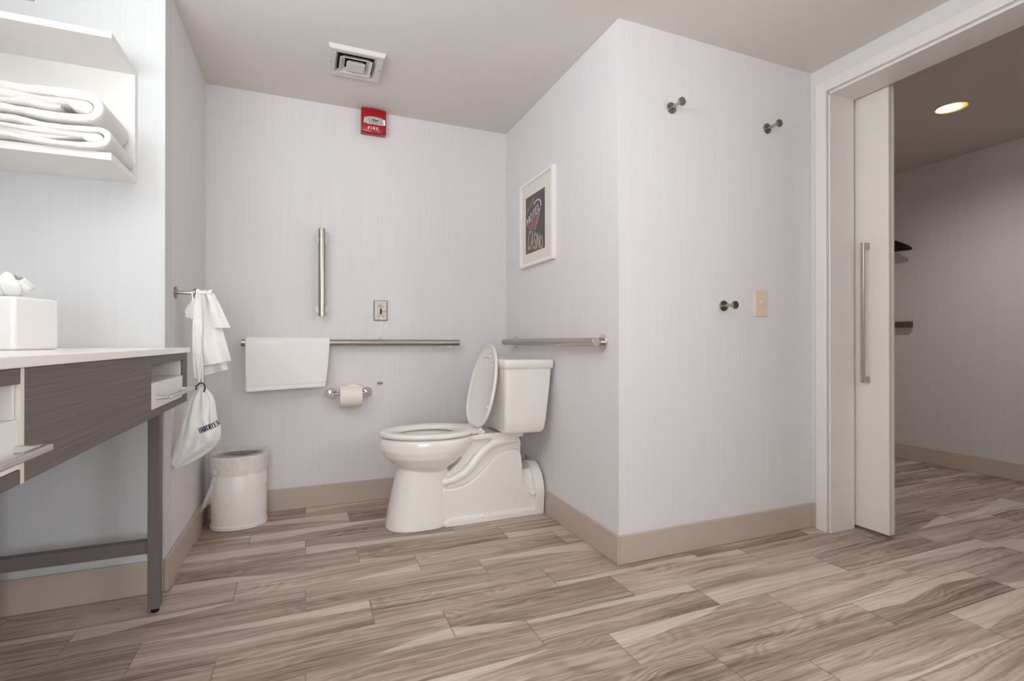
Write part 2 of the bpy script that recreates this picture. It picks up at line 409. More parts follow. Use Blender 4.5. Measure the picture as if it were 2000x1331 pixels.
# ================================================================== SETTING
T = .10
floor = struct('floor', MB().box(XW-T, XH+T, YR-T, YH1+T, -.06, -.0016), M['grout'], label='floor of grey-brown wood-look plank tiles')
PL, PW, GAP = .650, .161, .0032
tile_me = None
regions = [(XW, XD, YR, YF), (XW, XL, YF, YV), (XL, XR, YF, YB), (XD, XH0, DY0, DY1), (XH0, XH, YH0, YH1)]
k = 0
for k in range(-4, 24):
    yt = 2.757 - PW*k; yc = yt - PW/2
    off = (.203, .419, 0.0)[k % 3]
    for i in range(-4, 8):
        xc = off + i*PL + PL/2
        x0, x1, y0, y1 = xc-PL/2, xc+PL/2, yc-PW/2, yc+PW/2
        if not any(x1 > a+.004 and x0 < b-.004 and y1 > c+.004 and y0 < d-.004 for a, b, c, d in regions): continue
        if y1 < -.35: continue
        if tile_me is None:
            o = MB().box(-PL/2+GAP/2, PL/2-GAP/2, -PW/2+GAP/2, PW/2-GAP/2, -.006, 0).build('tile', M['tile'], smooth=False)
            tile_me = o.data
        else:
            o = bpy.data.objects.new('tile', tile_me); COL.objects.link(o)
        o.location = (xc, yc, 0); o.parent = floor
struct('ceiling', MB().box(XW-T, XH0, YR-T, YH1+T, H, H+T), M['ceil'])
struct('ceiling_hall', MB().box(XH0, XH+T, YR-T, YH1+T, HH, H+T), M['hallceil'])
struct('wall_back', MB().box(XL-T, XR+T, YB, YB+T, 0, H), M['wall'])
struct('wall_alcove_left', MB().box(XL-T, XL, YV+T, YB, 0, H), M['wall'])
struct('wall_vanity', MB().box(XW, XL, YV, YV+T, 0, H), M['vwall'])
struct('wall_alcove_right', MB().box(XR, XR+T, YF+T, YB, 0, H), M['wall'])
struct('wall_front', MB().box(XR, XD, YF, YF+T, 0, H), M['wall'])
struct('wall_right', MB().box(XD, XH0, DY1, YH1, 0, H).box(XD, XH0, YR, DY0, 0, H).box(XD, XH0, DY0, DY1, DZ, H), M['doorwall'])
struct('wall_left', MB().box(XW-T, XW, YR, YV+T, 0, H), M['vwall'])
struct('wall_rear', MB().box(XW-T, XH0, YR-T, YR, 0, H), M['wall'])
struct('wall_hall', MB().box(XH, XH+T, YH0, YH1, 0, HH), M['hallwall'])
struct('wall_hall_end', MB().box(XH0, XH+T, YH1, YH1+T, 0, HH), M['hallwall'])
struct('wall_hall_near', MB().box(XH0, XH+T, YH0-T, YH0, 0, HH), M['hallwall'])
BT, BH = .012, .115
def baseboard(name, x0, x1, y0, y1, bv=.003):
    return struct(name, MB().box(x0, x1, y0, y1, 0, BH), M['base'], bevel=bv)
baseboard('baseboard_back', XL+BT, XR-BT, YB-BT, YB)
baseboard('baseboard_alcove_left', XL, XL+BT, YV-BT, YB)
baseboard('baseboard_vanity', XW+BT, XL, YV-BT, YV)
baseboard('baseboard_alcove_right', XR-BT, XR, YF-BT, YB)
baseboard('baseboard_front', XR, XD-BT, YF-BT, YF)
baseboard('baseboard_right', XD-BT, XD, 1.664, YF)
baseboard('baseboard_left', XW, XW+BT, YR, YV)
baseboard('baseboard_rear', XW+BT, XD, YR, YR+BT)
baseboard('baseboard_hall', XH-BT, XH, YH0, YH1)
# doorway: casing on the bathroom side and jamb lining
cas = MB().box(XD-.018, XD, 1.613, 1.664, 0, DZ+.061).box(XD-.018, XD, DY0-.059, DY0-.008, 0, DZ+.061).box(XD-.018, XD, DY0-.008, 1.613, DZ+.010, DZ+.061)
struct('trim_1', cas, M['trim'], bevel=.002, label='white flat casing around the doorway')
jam = MB().box(XD-.010, XH0, DY1-.008, DY1, 0, DZ).box(XD-.010, XH0, DY0, DY0+.008, 0, DZ).box(XD-.010, XH0, DY0, DY1, DZ-.008, DZ)
struct('trim_2', jam, M['trim'], bevel=.001, label='white jamb lining of the doorway')
# sliding door hung on the hall side
DX0, DX1, DYe = 2.436, 2.477, 1.452
dm = MB().box(DX0, DX1, DYe+.003, 2.42, .014, 2.10)
dm.box(DX0, DX0+.014, DYe, DYe+.003, .014, 2.10).box(DX1-.014, DX1, DYe, DYe+.003, .014, 2.10)
door = struct('door_1', dm, M['door'], bevel=.0015, label='cream white sliding door, half open behind the doorway')
hx = DX0-.045
hm = MB().box(hx, hx+.013, 1.534, 1.550, .700, 1.352).box(hx+.013, DX0, 1.534, 1.550, .700, .728).box(hx+.013, DX0, 1.534, 1.550, 1.324, 1.352)
tag(hm.build('handle', M['steel'], door, smooth=False, bevel=.001), 'long square brushed steel pull handle')
struct('trim_3', MB().box(XH0, XH0+.012, .55, 2.5, 2.11, 2.16), M['trim'], label='track board of the sliding door')

# ================================================================== VANITY LIGHT AND ADDED FILL LAMPS (outside the frame)
vl = thing('vanity_light', (XW, .86, 1.72), 'long white light panel on the left wall above the vanity, outside the frame', 'wall light')
MB().box(XW, XW+.05, .36, 1.36, 1.55, 1.89).build('back_plate', M['steel'], vl, bevel=.003)
MB().box(XW+.05, XW+.08, .38, 1.34, 1.56, 1.88).build('diffuser', M['diffuser'], vl, bevel=.004)
ul = thing('fill_trough', (XW, .72, 1.56), 'added white trough of upward fill light on the left wall, outside the frame', 'wall light')  # added housing for the upward fill lamp
MB().box(XW, -.45, .28, 1.16, 1.50, 1.53).box(-.46, -.45, .28, 1.16, 1.53, 1.56).build('trough', M['ventp'], ul, bevel=.003)
MB().box(-.84, -.47, .31, 1.13, 1.5305, 1.56).build('diffuser', M['diffuser'], ul, bevel=.004)
wl = thing('fill_panel', (-.45, YR, .95), 'large square white fill panel added behind the camera', 'wall light')  # added panel carrying the rear fill lamp
MB().box(-.92, .02, YR+.013, YR+.04, .48, 1.42).build('back_plate', M['steel'], wl, bevel=.003)
MB().box(-.90, .00, YR+.04, YR+.075, .50, 1.40).build('diffuser', M['diffuser'], wl, bevel=.004)
sl = thing('fill_panel', (XD, -.38, 1.58), 'second white fill panel, added right of the camera', 'wall light')  # added panel carrying the side fill lamp
MB().box(XD-.04, XD, -.80, .04, 1.24, 1.92).build('back_plate', M['steel'], sl, bevel=.003)
MB().box(XD-.075, XD-.04, -.78, .02, 1.26, 1.90).build('diffuser', M['diffuser'], sl, bevel=.004)
# hall downlight
dl = thing('downlight', (3.295, 1.64, HH), 'glowing round recessed downlight in the hall ceiling', 'ceiling light')
DLX, DLY, DLR = 3.295, 1.64, .078
def ringpts(r, z, n=40): return [(DLX+r*math.cos(2*PI*i/n), DLY+r*math.sin(2*PI*i/n), z) for i in range(n)]
MB().rings([ringpts(DLR, HH-.0005), ringpts(DLR, HH-.004), ringpts(DLR-.008, HH-.005), ringpts(DLR-.010, HH-.0005)], closed=True).build('trim_ring', M['ventp'], dl)
MB().rings([ringpts(DLR-.012, HH-.0012), ringpts(.001, HH-.0012)], cap=False).build('reflector', M['cone'], dl)
MB().lathe([(.001, -.0035), (.05, -.0035), (.056, -.0022), (.001, -.0022)], (DLX, DLY+.010, HH)).build('lamp', M['glow'], dl)

# ================================================================== VANITY
FX = -.395
van = thing('vanity_table', (-.66, 1.32, 0), 'grey wood-grain vanity table on thin legs along the left wall', 'vanity')
vb = MB().box(XW+.004, FX-.018, .53, 2.12, .677, .694)      # underside
vb.box(XW+.004, XW+.02, .53, 2.12, .694, .851)              # back
vb.box(XW+.004, FX-.018, .53, .546, .694, .851).box(XW+.004, FX-.018, 2.104, 2.12, .694, .851)
vb.build('carcass', M['lam'], van, smooth=False)
tag(MB().box(FX-.018, FX, .985, 1.665, .677, .851).build('apron_panel', M['lam'], van, smooth=False, bevel=.001), 'plain grey wood-grain apron between the two drawers')
for (y0, y1, o0, o1, dy0, dy1, ey) in ((1.665, 2.12, 1.672, 2.050, 1.717, 2.030, 1.6655), (.53, .985, .600, .973, .660, .972, .979)):
    fr = MB().box(FX-.018, FX, y0+.0008, y1-.0008, .827, .851).box(FX-.018, FX, y0+.0008, y1-.0008, .677, .6985)
    fr.box(FX-.018, FX, o1, y1-.0008, .6985, .827) if y0 > 1 else fr.box(FX-.018, FX, y0+.0008, o0, .6985, .827)
    fr.build('drawer_frame', M['lam'], van, smooth=False, bevel=.001)
    lin_ = MB().box(-.66, -.652, o0, o1, .6985, .828)
    lin_.box(-.652, FX-.024, o1-.008, o1, .6985, .7735).box(-.652, FX-.024, o0, o0+.008, .6985, .774).box(-.652, FX-.006, o1-.008, o1, .7745, .827).box(-.652, FX-.006, o0, o0+.008, .7745, .827)
    lin_.box(-.652, FX-.024, o0+.008, o1-.008, .694, .6985).box(-.652, FX-.018, o0, o1, .828, .832)
    lin_.build('cubby_lining', M['whitelam'], van, smooth=False)
    d = MB().box(FX-.022, FX-.0008, o0+.0008, o1+(.0012 if y0 < 1 else -.001), .6995, .774).box(-.62, FX-.022, o0+.009, o0+.017, .702, .762).box(-.62, FX-.022, o1-.017, o1-.009, .702, .762).box(-.62, FX-.022, o0+.017, o1-.017, .702, .710).build('drawer', M['whitelam'], van, smooth=False, bevel=.0012)
    hb = -.354
    h = MB().box(hb-.012, hb, dy0, dy1, .725, .736).box(FX-.003, hb-.012, dy0, dy0+.014, .725, .736).box(FX-.003, hb-.012, dy1-.014, dy1, .725, .736)
    h.build('handle', M['alu'], d, smooth=False, bevel=.0025)
MB().box(FX-.014, FX+.0006, .975, .985, .677, .851).build('edge_strip', M['edge'], van, smooth=False)
for (x0, x1, y0, y1) in ((-.476, -.444, 1.963, 2.007), (-.915, -.883, 1.963, 2.007), (-.476, -.444, .60, .644), (-.915, -.883, .60, .644)):
    lg = MB().box(x0, x1, y0, y1, .016, .677).build('leg', M['legpaint'], van, smooth=False, bevel=.0015)
    xc, yc = (x0+x1)/2, (y0+y1)/2
    tag(MB().lathe([(.0115, 0), (.0125, .002), (.0125, .012), (.008, .016)], (xc, yc, 0), 20).build('foot', M['black'], lg), 'round black levelling foot')
for y in (1.968, .605):
    MB().box(-.883, -.476, y, y+.034, .198, .238).build('stretcher', M['legpaint'], van, smooth=False, bevel=.001)
ctp = MB().box(XW+.002, -.387, .50, 2.131, .8515, .8695).build('countertop', M['quartz'], bevel=.002, origin=(-.66, 1.32, .8515), smooth=False)
tag(ctp, 'pale stone countertop slab lying on the grey vanity table', 'countertop')

# wall shelf
sh = thing('wall_shelf', (-.735, YV, 1.447), 'white open box shelf on the vanity wall holding folded towels', 'shelf')
SX = -.552
MB().box(XW+.002, SX, YV-.018, YV, 1.447, 1.842).build('back_panel', M['shelfw'], sh, smooth=False, bevel=.001)
MB().box(XW+.002, SX, 1.890, YV-.018, 1.822, 1.842).build('top_board', M['shelfw'], sh, smooth=False, bevel=.001)
MB().box(XW+.002, SX, 1.890, YV-.018, 1.447, 1.470).build('bottom_board', M['shelfw'], sh, smooth=False, bevel=.001)
MB().box(XW+.002, -.912, 1.890, YV-.018, 1.470, 1.822).build('side_panel', M['shelfw'], sh, smooth=False, bevel=.001)

# folded bath towels: ribbons of thick terry folded and rolled over at the right end
def ribbon(mb, path, th, y0, y1, seed, ny=14):
    P = [Vector((a, b)) for a, b in path]; n = len(P); A = []; B = []
    for i, p in enumerate(P):
        t = (P[min(i+1, n-1)]-P[max(i-1, 0)]).normalized(); nn = Vector((-t.y, t.x))
        e = min(i, n-1-i); h = th/2*(1 if e > 1 else (.86 if e == 1 else .5))
        A.append(p+nn*h); B.append(p-nn*h)
    outline = A+list(reversed(B)); rings = []
    vs = [0, .006, .018, .04]+[.04+.92*j/(ny-2) for j in range(1, ny-2)]+[.96, .985, 1]
    for v in vs:
        y = y0+(y1-y0)*v; w_ = min(v, 1-v)
        sk = .62 if w_ < .003 else (.30 if w_ < .010 else (.10 if w_ < .03 else 0))
        ring = []
        for i, q in enumerate(outline):
            c = P[i] if i < n else P[2*n-1-i]
            q2 = c+(q-c)*(1-sk)
            d = noise.noise(Vector((q.x*9+seed, y*5, q.y*11)))*.011 + noise.noise(Vector((q.x*34+seed, y*26, q.y*40)))*.0028
            ring.append((q2.x+d*.25, y+(noise.noise(Vector((q.x*11, seed, q.y*23)))*.010*(1-v)**3), q2.y+d))
        rings.append(ring)
    R = [[mb.bm.verts.new(p) for p in r] for r in rings]; m = len(outline)
    for a, b in zip(R, R[1:]):
        for i in range(m): mb.bm.faces.new((a[i], a[(i+1) % m], b[(i+1) % m], b[i]))
    for r in (R[0], R[-1]):
        for i in range(n-1): mb.bm.faces.new((r[i], r[i+1], r[m-2-i], r[m-1-i]))
def spiral(cx, cz, r0, r1, turns, a_end, n=40):
    out = []
    for i in range(n+1):
        t = i/n; r = r0+(r1-r0)*t; a = math.radians(a_end)-turns*2*PI*(1-t)
        out.append((cx+r*math.cos(a), cz+r*math.sin(a)))
    return out
def lerp_line(a, b, n): return [(a[0]+(b[0]-a[0])*i/n, a[1]+(b[1]-a[1])*i/n) for i in range(1, n+1)]
def towel(name, z0, ht, xr, seed, label):
    mb = MB(); r = ht/2; th = ht*.285; R = r-th/2
    cx, cz = xr-r, z0+r
    xl = XW+.05
    # outer wrap: from under the roll, round the end, back over the top
    p = [(xl, z0+th/2+.001)] + lerp_line((xl, z0+th/2+.001), (cx, cz-R), 14) + [(cx+R*math.cos(math.radians(a)), cz+R*math.sin(math.radians(a))) for a in range(-78, 91, 12)]
    p += lerp_line(p[-1], (xl, z0+ht-th/2-.002), 16)
    ribbon(mb, p, th, 1.868, 2.105, seed)
    # inner curl and inner layers
    R2 = R-th*.92
    q = [(xl, cz+R2*.62)] + lerp_line((xl, cz+R2*.62), (cx-.03, cz+R2*.9), 12) + [(cx+R2*math.cos(math.radians(a)), cz+R2*math.sin(math.radians(a))) for a in range(80, -100, -15)]
    q += [(cx-.018, cz-R2*.75), (cx-.030, cz-R2*.2)]
    ribbon(mb, q, th*.86, 1.866, 2.105, seed+3)
    z1 = cz-R2*.62
    q = lerp_line((xl-.001, z1), (cx-.055, z1+.002), 12)
    ribbon(mb, q, th*.86, 1.872, 2.105, seed+6)
    o = mb.build(name, M['bath_terry'], origin=(xr-.15, 1.98, z0), angle=60)
    tag(o, label, 'towel', 'folded bath towels on the wall shelf')
towel('bath_towel', 1.4705, .068, -.548, 1.0, 'lower white folded bath towel, lying on the shelf board')
towel('bath_towel', 1.545, .094, -.566, 9.0, 'upper white bath towel with a rolled end, topmost on the wall shelf')

# tissue box cover and tissue
C0 = Vector((-.645, 1.562)); e1 = Vector((.31, .95)).normalized(); e2 = Vector((-e1.y, e1.x)); L_ = .132
tz = .8697
cc = C0+e1*L_/2+e2*L_/2
mtx = Matrix(((e1.x, e2.x, 0, cc.x), (e1.y, e2.y, 0, cc.y), (0, 0, 1, tz), (0, 0, 0, 1)))
tb = thing('tissue_box_cover', (cc.x, cc.y, tz), 'glossy white square tissue box cover standing on the countertop', 'tissue box')
bx = MB().box(-.066, .066, -.066, .066, 0, .1305, mtx).build('cover', M['cover'], tb, bevel=.009, seg=4)
MB().rings([[mtx @ Vector((.034*math.cos(2*PI*i/32), .020*math.sin(2*PI*i/32), z)) for i in range(32)] for z in (.1306, .1312)]).build('slot', M['inner'], tb)
def tis(u, v):
    a = u*2*PI; h = v
    r = (.012+.020*math.sin(min(1, h*1.35)*PI*.55))*(1-.62*max(0, h-.55)/.45)
    r *= 1+.35*math.sin(3*a+1.0+h*2.2)*(.3+h*.7)+.16*math.sin(7*a+4*h)
    z = .1315+h*.054+.009*math.sin(2*a+.8)*h
    return mtx @ Vector((r*1.5*math.cos(a)+.006*h, r*math.sin(a), z))
tm = MB()
tm.grid(tis, 64, 12)
o = tm.build('tissue', M['tissue'], origin=(cc.x, cc.y, tz+.1315), angle=180); solid(o, .0008)
tag(o, 'white tissue puffed up out of the tissue box cover', 'tissue')

# ================================================================== ROBE HOOKS
def robe_hook():
    t = thing('robe_hook', (0, 0, 0), 'hook', 'hook', 'brushed steel robe hooks')
    MB().disc((0, 0, 0), (0, -1, 0), .0235, .005).build('flange', M['knob'], t)
    MB().tube([(0, -.005, 0), (0, -.066, 0)], .0072, 20).build('stem', M['steel'], t)
    MB().disc((0, -.062, 0), (0, -1, 0), .0172, .008).build('knob', M['knob'], t)
    return t
rh = robe_hook(); hooks = [
    ((1.422, YF, 1.874), 0, 'upper left steel robe hook on the front wall, nearest the outer corner'),
    ((1.972, YF, 1.876), 0, 'upper right steel robe hook on the front wall, nearest the doorway'),
    ((1.708, YF, 1.049), 0, 'low steel robe hook on the front wall, beside the light switch'),
    ((XL, 2.288, 1.081), PI/2, 'steel robe hook on the left alcove wall holding the washcloth and bag')]
for i, (p, rz, lb) in enumerate(hooks):
    o = rh if i == 0 else copy_tree(rh, p)
    o.location = p; o.rotation_euler = (0, 0, rz); o['label'] = lb

# ================================================================== WASHCLOTH on the alcove hook
def interp(path, t):
    f = t*(len(path)-1); i = min(int(f), len(path)-2); g = f-i; g2 = g*g*(3-2*g)*.4+g*.6
    return Vector(path[i])*(1-g2)+Vector(path[i+1])*g2
def sheet(mb, left, right, yl, yr, pleats, amp, phase, nu=26, nv=36):
    """left, right: photo points down the two edges; yl / yr: depth of each edge; pleats run downwards"""
    def fn(u, v):
        a = interp(left, v); b = interp(right, v); q = a*(1-u)+b*u
        yy = yl+(yr-yl)*u
        p = at(q.x, q.y, 'y', yy)
        d = amp*math.sin(pleats*PI*u+phase+.5*math.sin(3*v))*(.45+.55*v) + .002*noise.noise(Vector((u*3, v*6, phase)))
        p.y += d; p.x -= d*.12
        return p
    mb.grid(fn, nu, nv)
wc = MB()
sheet(wc, [(384, 571), (378, 610), (375, 650), (376, 690), (390, 717)], [(414, 572), (424, 608), (434, 640), (443, 672), (452, 706)], 2.262, 2.290, 3.2, .010, .4)
sheet(wc, [(381, 575), (376, 630), (375, 690), (379, 743)], [(393, 575), (396, 630), (394, 690), (393, 740)], 2.246, 2.250, 1.6, .005, 1.1, 10)
sheet(wc, [(400, 567), (408, 590), (413, 615), (419, 642)], [(418, 573), (432, 600), (441, 620), (451, 641)], 2.262, 2.276, 2.0, .007, 2.0, 14)
sheet(wc, [(388, 600), (386, 650), (388, 700), (393, 736)], [(412, 600), (425, 640), (436, 690), (446, 722)], 2.305, 2.318, 3.0, .008, 3.0, 18)
sheet(wc, [(379, 580), (370, 592), (362, 604), (361, 610), (364, 620)], [(392, 578), (388, 596), (386, 608), (386, 617), (384, 627)], 2.292, 2.290, 2.0, .005, 0, 12, 16)
# bunched cap over the stem
def cap(u, v):
    a = PI*(u*1.0); r = .0125+.003*math.sin(5*v*PI)
    x = at(384+32*v, 575, 'y', 2.285).x
    return Vector((x, 2.284+math.cos(a)*(.020+.006*v), 1.081+math.sin(a)*r*1.1-.004+.002*math.sin(7*v+2*u)))
wc.grid(cap, 14, 14)
o = wc.build('washcloth', M['terry'], origin=(-.40, 2.288, 1.08), angle=180); solid(o, .005); subsurf(o)
tag(o, 'white terry washcloth hung in folds over the alcove robe hook', 'washcloth')

# hair dryer bag
bag = thing('hair_dryer_bag', (-.388, 2.27, .74), 'white cotton drawstring bag with navy lettering, hanging from the alcove robe hook', 'bag')
BY = 2.245
prof = [(757, 388, 401, .010), (763, 384, 405, .016), (769, 378, 411, .024), (777, 373, 417, .030), (788, 368, 420, .035), (802, 364, 422, .040), (818, 359, 424, .046),
        (834, 354, 431, .052), (848, 349, 432, .054), (860, 345, 430, .050), (870, 342, 425, .044), (880, 338.5, 415, .038), (890, 335.5, 402, .030), (899, 333.5, 386, .024), (907, 334, 368, .017), (913, 336.5, 353, .010), (917, 339, 346, .004)]
def smooth_prof(pr, n):
    out = []
    for i in range(n+1):
        f = i/n*(len(pr)-1); a = min(int(f), len(pr)-2); g = f-a
        out.append(tuple(pr[a][k]*(1-g)+pr[a+1][k]*g for k in range(4)))
    return out
rings = []
NB = 72
for i, (v, ul, ur, th) in enumerate(smooth_prof(prof, 60)):
    a = at(ul, v, 'y', BY); b = at(ur, v, 'y', BY); c = (a+b)/2; hw = (b.x-a.x)/2; t = i/60; r = []
    for k in range(NB):
        an = 2*PI*k/NB; ca, sa = math.cos(an), math.sin(an)
        pl = (.34*math.sin(9*an+1.2)*(max(0, .55-t)/.55)**1.1 + .06*math.sin(5*an+3*t*4) + .05*math.sin(13*an-5*t)*(1-t) + .10*math.sin(3*an+9*t))
        crease = .10*math.sin(16*t+3*ca+2)*max(0, t-.5)
        yy = c.y + th*sa*(1+pl*1.6+crease) + .006*noise.noise(Vector((ca*2.2, t*9, sa)))
        xx = c.x + hw*(ca if abs(ca) < .999 else ca)
        r.append((xx, yy, c.z+.004*pl))
    rings.append(r)
bm_ = MB().rings(rings)
bvh = BVHTree.FromBMesh(bm_.bm)
sack = bm_.build('sack', M['cotton'], bag, angle=180)
tA = at(391, 846.5, 'y', BY-.05); tB = at(426.5, 832.2, 'y', BY-.05)
dirx = (tB-tA).normalized(); upz = Vector((-dirx.z, 0, dirx.x))
def onbag(s, t, d):
    p = tA+dirx*s+upz*t
    h = bvh.ray_cast(Vector((p.x, 1.9, p.z)), Vector((0, 1, 0)))
    if h[0] is None:
        hp, hn, _, _ = bvh.find_nearest(Vector((p.x, BY, p.z))); return hp+Vector((.0005+d, -.0004, 0))
    return h[0]+Vector((0, -.0004-d, 0))
lt = MB(); Wd = (tB-tA).length; hh = .0175
lettering(lt, 'HAIRDRYER', onbag, hh, .0023, .0006, gap=.30, serif=.12, squeeze=Wd/text_width('HAIRDRYER', hh, .30))
lt.build('lettering', M['navy'], bag, smooth=False)
cm = MB()
for u0, u1, y0 in ((377, 389, 2.276), (386, 391, 2.262), (390, 396, 2.262)):
    a = at(u0, 571, 'y', 2.262); b = at(u1, 758, 'y', BY-.002); pts = []
    for i in range(15):
        t = i/14; p = a*(1-t)+b*t
        p.y = 2.226*(1-t)**.35+b.y*(1-(1-t)**.35) if False else (2.240+.006*math.sin(4*t)+(b.y-2.240)*t); p.x += .0015*math.sin(9*t+u0); pts.append(p)
    cm.tube(pts, .0027, 8)
tag(cm.build('drawstring', M['cord'], bag), 'white drawstring cords looped over the hook')
bl = MB(); cL = at(393, 758, 'y', BY-.018)
bl.tube([cL+Vector((.013*math.sin(a)*1.0, 0, .019*math.cos(a))) for a in [math.radians(x) for x in range(-70, 150, 12)]], .0024, 10)
c2 = at(383, 757, 'y', BY-.018); bl.tube([c2+Vector((0, 0, .008)), c2-Vector((0, 0, .010))], .0022, 8)
tag(bl.build('cord_loop', M['black'], bag), 'black cord loop at the neck of the bag')

# ================================================================== TRASH CAN
TX, TY, RX, RY = -.300, 2.782, .124, .104
def oval(rx, ry, z, n=64, e=2.35):
    r = []
    for i in range(n):
        a = 2*PI*i/n; c, s_ = math.cos(a), math.sin(a)
        r.append((TX+rx*math.copysign(abs(c)**(2/e), c), TY+ry*math.copysign(abs(s_)**(2/e), s_), z))
    return r
tc_ = thing('trash_can', (TX, TY, 0), 'cream oval trash can standing in the alcove corner', 'trash can')
hz = .345
MB().rings([oval(RX-.003, RY-.003, .022), oval(RX-.003, RY-.003, hz-.004), oval(RX-.006, RY-.006, hz), oval(RX-.010, RY-.010, hz-.004), oval(RX-.010, RY-.010, .026)]).build('body', M['can'], tc_)
MB().rings([oval(RX-.004, RY-.004, 0), oval(RX, RY, .003), oval(RX, RY, .019), oval(RX-.003, RY-.003, .0225)]).build('base_band', M['can'], tc_)
MB().rings([oval(RX-.0105, RY-.0105, .10), oval(RX-.0105, RY-.0105, hz-.006), oval(RX-.030, RY-.030, hz-.007), oval(RX-.034, RY-.034, hz-.02), oval(RX-.036, RY-.036, .11)], cap=False).build('inner_pail', M['inner'], tc_)
# liner
ln = MB(); lr = []
def wr(k, z, f=1.0):
    a = 2*PI*k/96
    return f*(.0035*noise.noise(Vector((math.cos(a)*5, math.sin(a)*5, z*14)))+.0030*noise.noise(Vector((math.cos(a)*11, math.sin(a)*11, z*30+4))))
seq = [(-.044, hz-.09), (-.042, hz-.035), (-.034, hz-.006), (-.020, hz+.006), (-.006, hz+.009), (.003, hz+.006), (.006, hz-.008), (.007, hz-.025), (.0065, hz-.045), (.006, hz-.062), (.005, hz-.078), (.0035, hz-.084)]
for gg, z in seq:
    base = oval(RX+gg, RY+gg, z, 96); r = []
    for k_, p in enumerate(base):
        d = wr(k_, z, 1.0 if gg > 0 else .8); dx, dy = p[0]-TX, p[1]-TY; l = math.hypot(dx, dy)
        dd = max(d, -.0012) if gg > 0 else d
        lift = .010*noise.noise(Vector((dx*14, dy*14, 2))) if z > hz-.01 else .004*noise.noise(Vector((dx*20, dy*20, 5)))
        r.append((p[0]+dx/l*dd, p[1]+dy/l*dd, z+lift))
    lr.append(r)
ln.rings(lr, cap=False)
# knot and hanging tail on the left
kp = at(421, 924, 'y', 2.675)
ln.tube([kp+Vector((-.006, 0, .012)), kp+Vector((0, -.004, 0)), kp+Vector((-.003, 0, -.014))], [.008, .012, .006], 12)
for i in range(7):
    s0 = kp+Vector((-.003+.0012*i, 0, -.012)); e = at(393+3.0*i, 1000-3.2*i-(6 if i % 2 else 0), 'y', 2.672+.004*i)
    if e.x < -.448: e.x = -.448
    def tail(u, v, s0=s0, e=e, i=i):
        p = s0*(1-v)+e*v; wv = (u-.5)*(.004+.012*v)
        return p+Vector((wv, -.003*math.sin(u*PI+i)*v+.002*math.sin(6*v+i), .002*math.sin(5*v+i)))
    ln.grid(tail, 3, 12)
o = ln.build('bin_liner', M['liner'], origin=(TX, TY, hz), angle=180)
tag(o, 'clear plastic bin liner folded over the trash can rim, knotted at the left', 'bin liner')

# ================================================================== GRAB BARS AND HAND TOWEL
def grab_bar(a, b, n_out, inset, label):
    """a, b: bar ends; n_out: unit vector from the wall to the bar"""
    a, b, n_ = Vector(a), Vector(b), Vector(n_out); t = (b-a).normalized(); off = .060; r = .0185
    g = thing('grab_bar', ((a+b)/2-n_*off), label, 'grab bar', 'round steel grab bars')
    MB().tube([a, a+t*.0015, b-t*.0015, b], [r-.0015, r, r, r-.0015], 32).build('bar', M['steel'], g)
    for q in (a+t*inset, b-t*inset):
        MB().cyl(q-n_*(off-.006), q-n_*.006, .0125, 24).build('post', M['steel'], g)
        MB().disc(q-n_*off, n_, .033, .007, 40).build('flange', M['chrome'], g)
    return g
grab_bar((-.301, YB-.060, .885), (.837, YB-.060, .885), (0, -1, 0), .042, 'long horizontal grab bar on the back wall, with the hand towel over it')
grab_bar((.079, YB-.060, 1.026), (.079, YB-.060, 1.493), (0, -1, 0), .040, 'short vertical grab bar on the back wall')
grab_bar((XR-.060, 1.772, .889), (XR-.060, 2.800, .889), (-1, 0, 0), .040, 'horizontal grab bar on the right alcove wall above the toilet tank')

def drape(u, v):
    # v: 0 front hem -> .5 over the bar -> 1 back hem
    yb, zb, r = YB-.060, .885, .0225
    lx = -.281+.398*u
    lf, lb = .246-.014*u, .222
    if v < .46:
        t = v/.46; z = zb-lf*(1-t); y = yb-r-.003*math.sin(1.3+u*5)*(1-t)-.004*(1-t)
    elif v > .54:
        t = (v-.54)/.46; z = zb-lb*t; y = yb+r-.004*t+.004*math.sin(u*4)*t
    else:
        a = PI*(v-.46)/.08; z = zb+r*math.sin(a); y = yb-r*math.cos(a)
    fr = max(0, 1-v/.46) if v < .46 else 0
    x = lx+(-.020*u+.004*(1-u))*fr**1.3
    if v > .54: x += .004-.020*u*((v-.54)/.46)
    hem = .0028 if (.034 < v < .046) else 0
    return Vector((x, y+hem+.0012*noise.noise(Vector((u*9, v*12, 2))), z+.001*noise.noise(Vector((u*4, v, 7)))))
hm_ = MB().grid(drape, 60, 100)
o = hm_.build('hand_towel', M['terry'], origin=(-.08, YB-.060, .90), angle=180); solid(o, .0075, 1)
tag(o, 'white hand towel draped over the long back wall grab bar', 'towel')

# toilet paper holder and roll
hp = thing('toilet_paper_holder', (.225, YB, .612), 'steel two-post toilet paper holder on the back wall', 'paper holder')
ZT = .608
for x in (.130, .318):
    MB().disc((x, YB, ZT), (0, -1, 0), .0290, .008).build('flange', M['chrome'], hp)
    MB().tube([(x, YB-.008, ZT), (x, YB-.072, ZT), (x, YB-.074, ZT)], [.0125, .0125, .0108], 24).build('post', M['steel'], hp)
MB().cyl((.137, YB-.062, ZT), (.311, YB-.062, ZT), .0078, 20).build('roller', M['chrome'], hp)
RXa, RXb, RR = .168, .283, .058
RC = Vector((0, YB-.062, ZT-.013))
pr = MB(); n = 56
def rollring(x, r): return [(x, RC.y+r*math.cos(2*PI*i/n), RC.z+r*math.sin(2*PI*i/n)) for i in range(n)]
pr.rings([rollring(RXa, .0205), rollring(RXa, RR-.002), rollring(RXa+.002, RR), rollring(RXb-.002, RR), rollring(RXb, RR-.002), rollring(RXb, .0205)], closed=True)
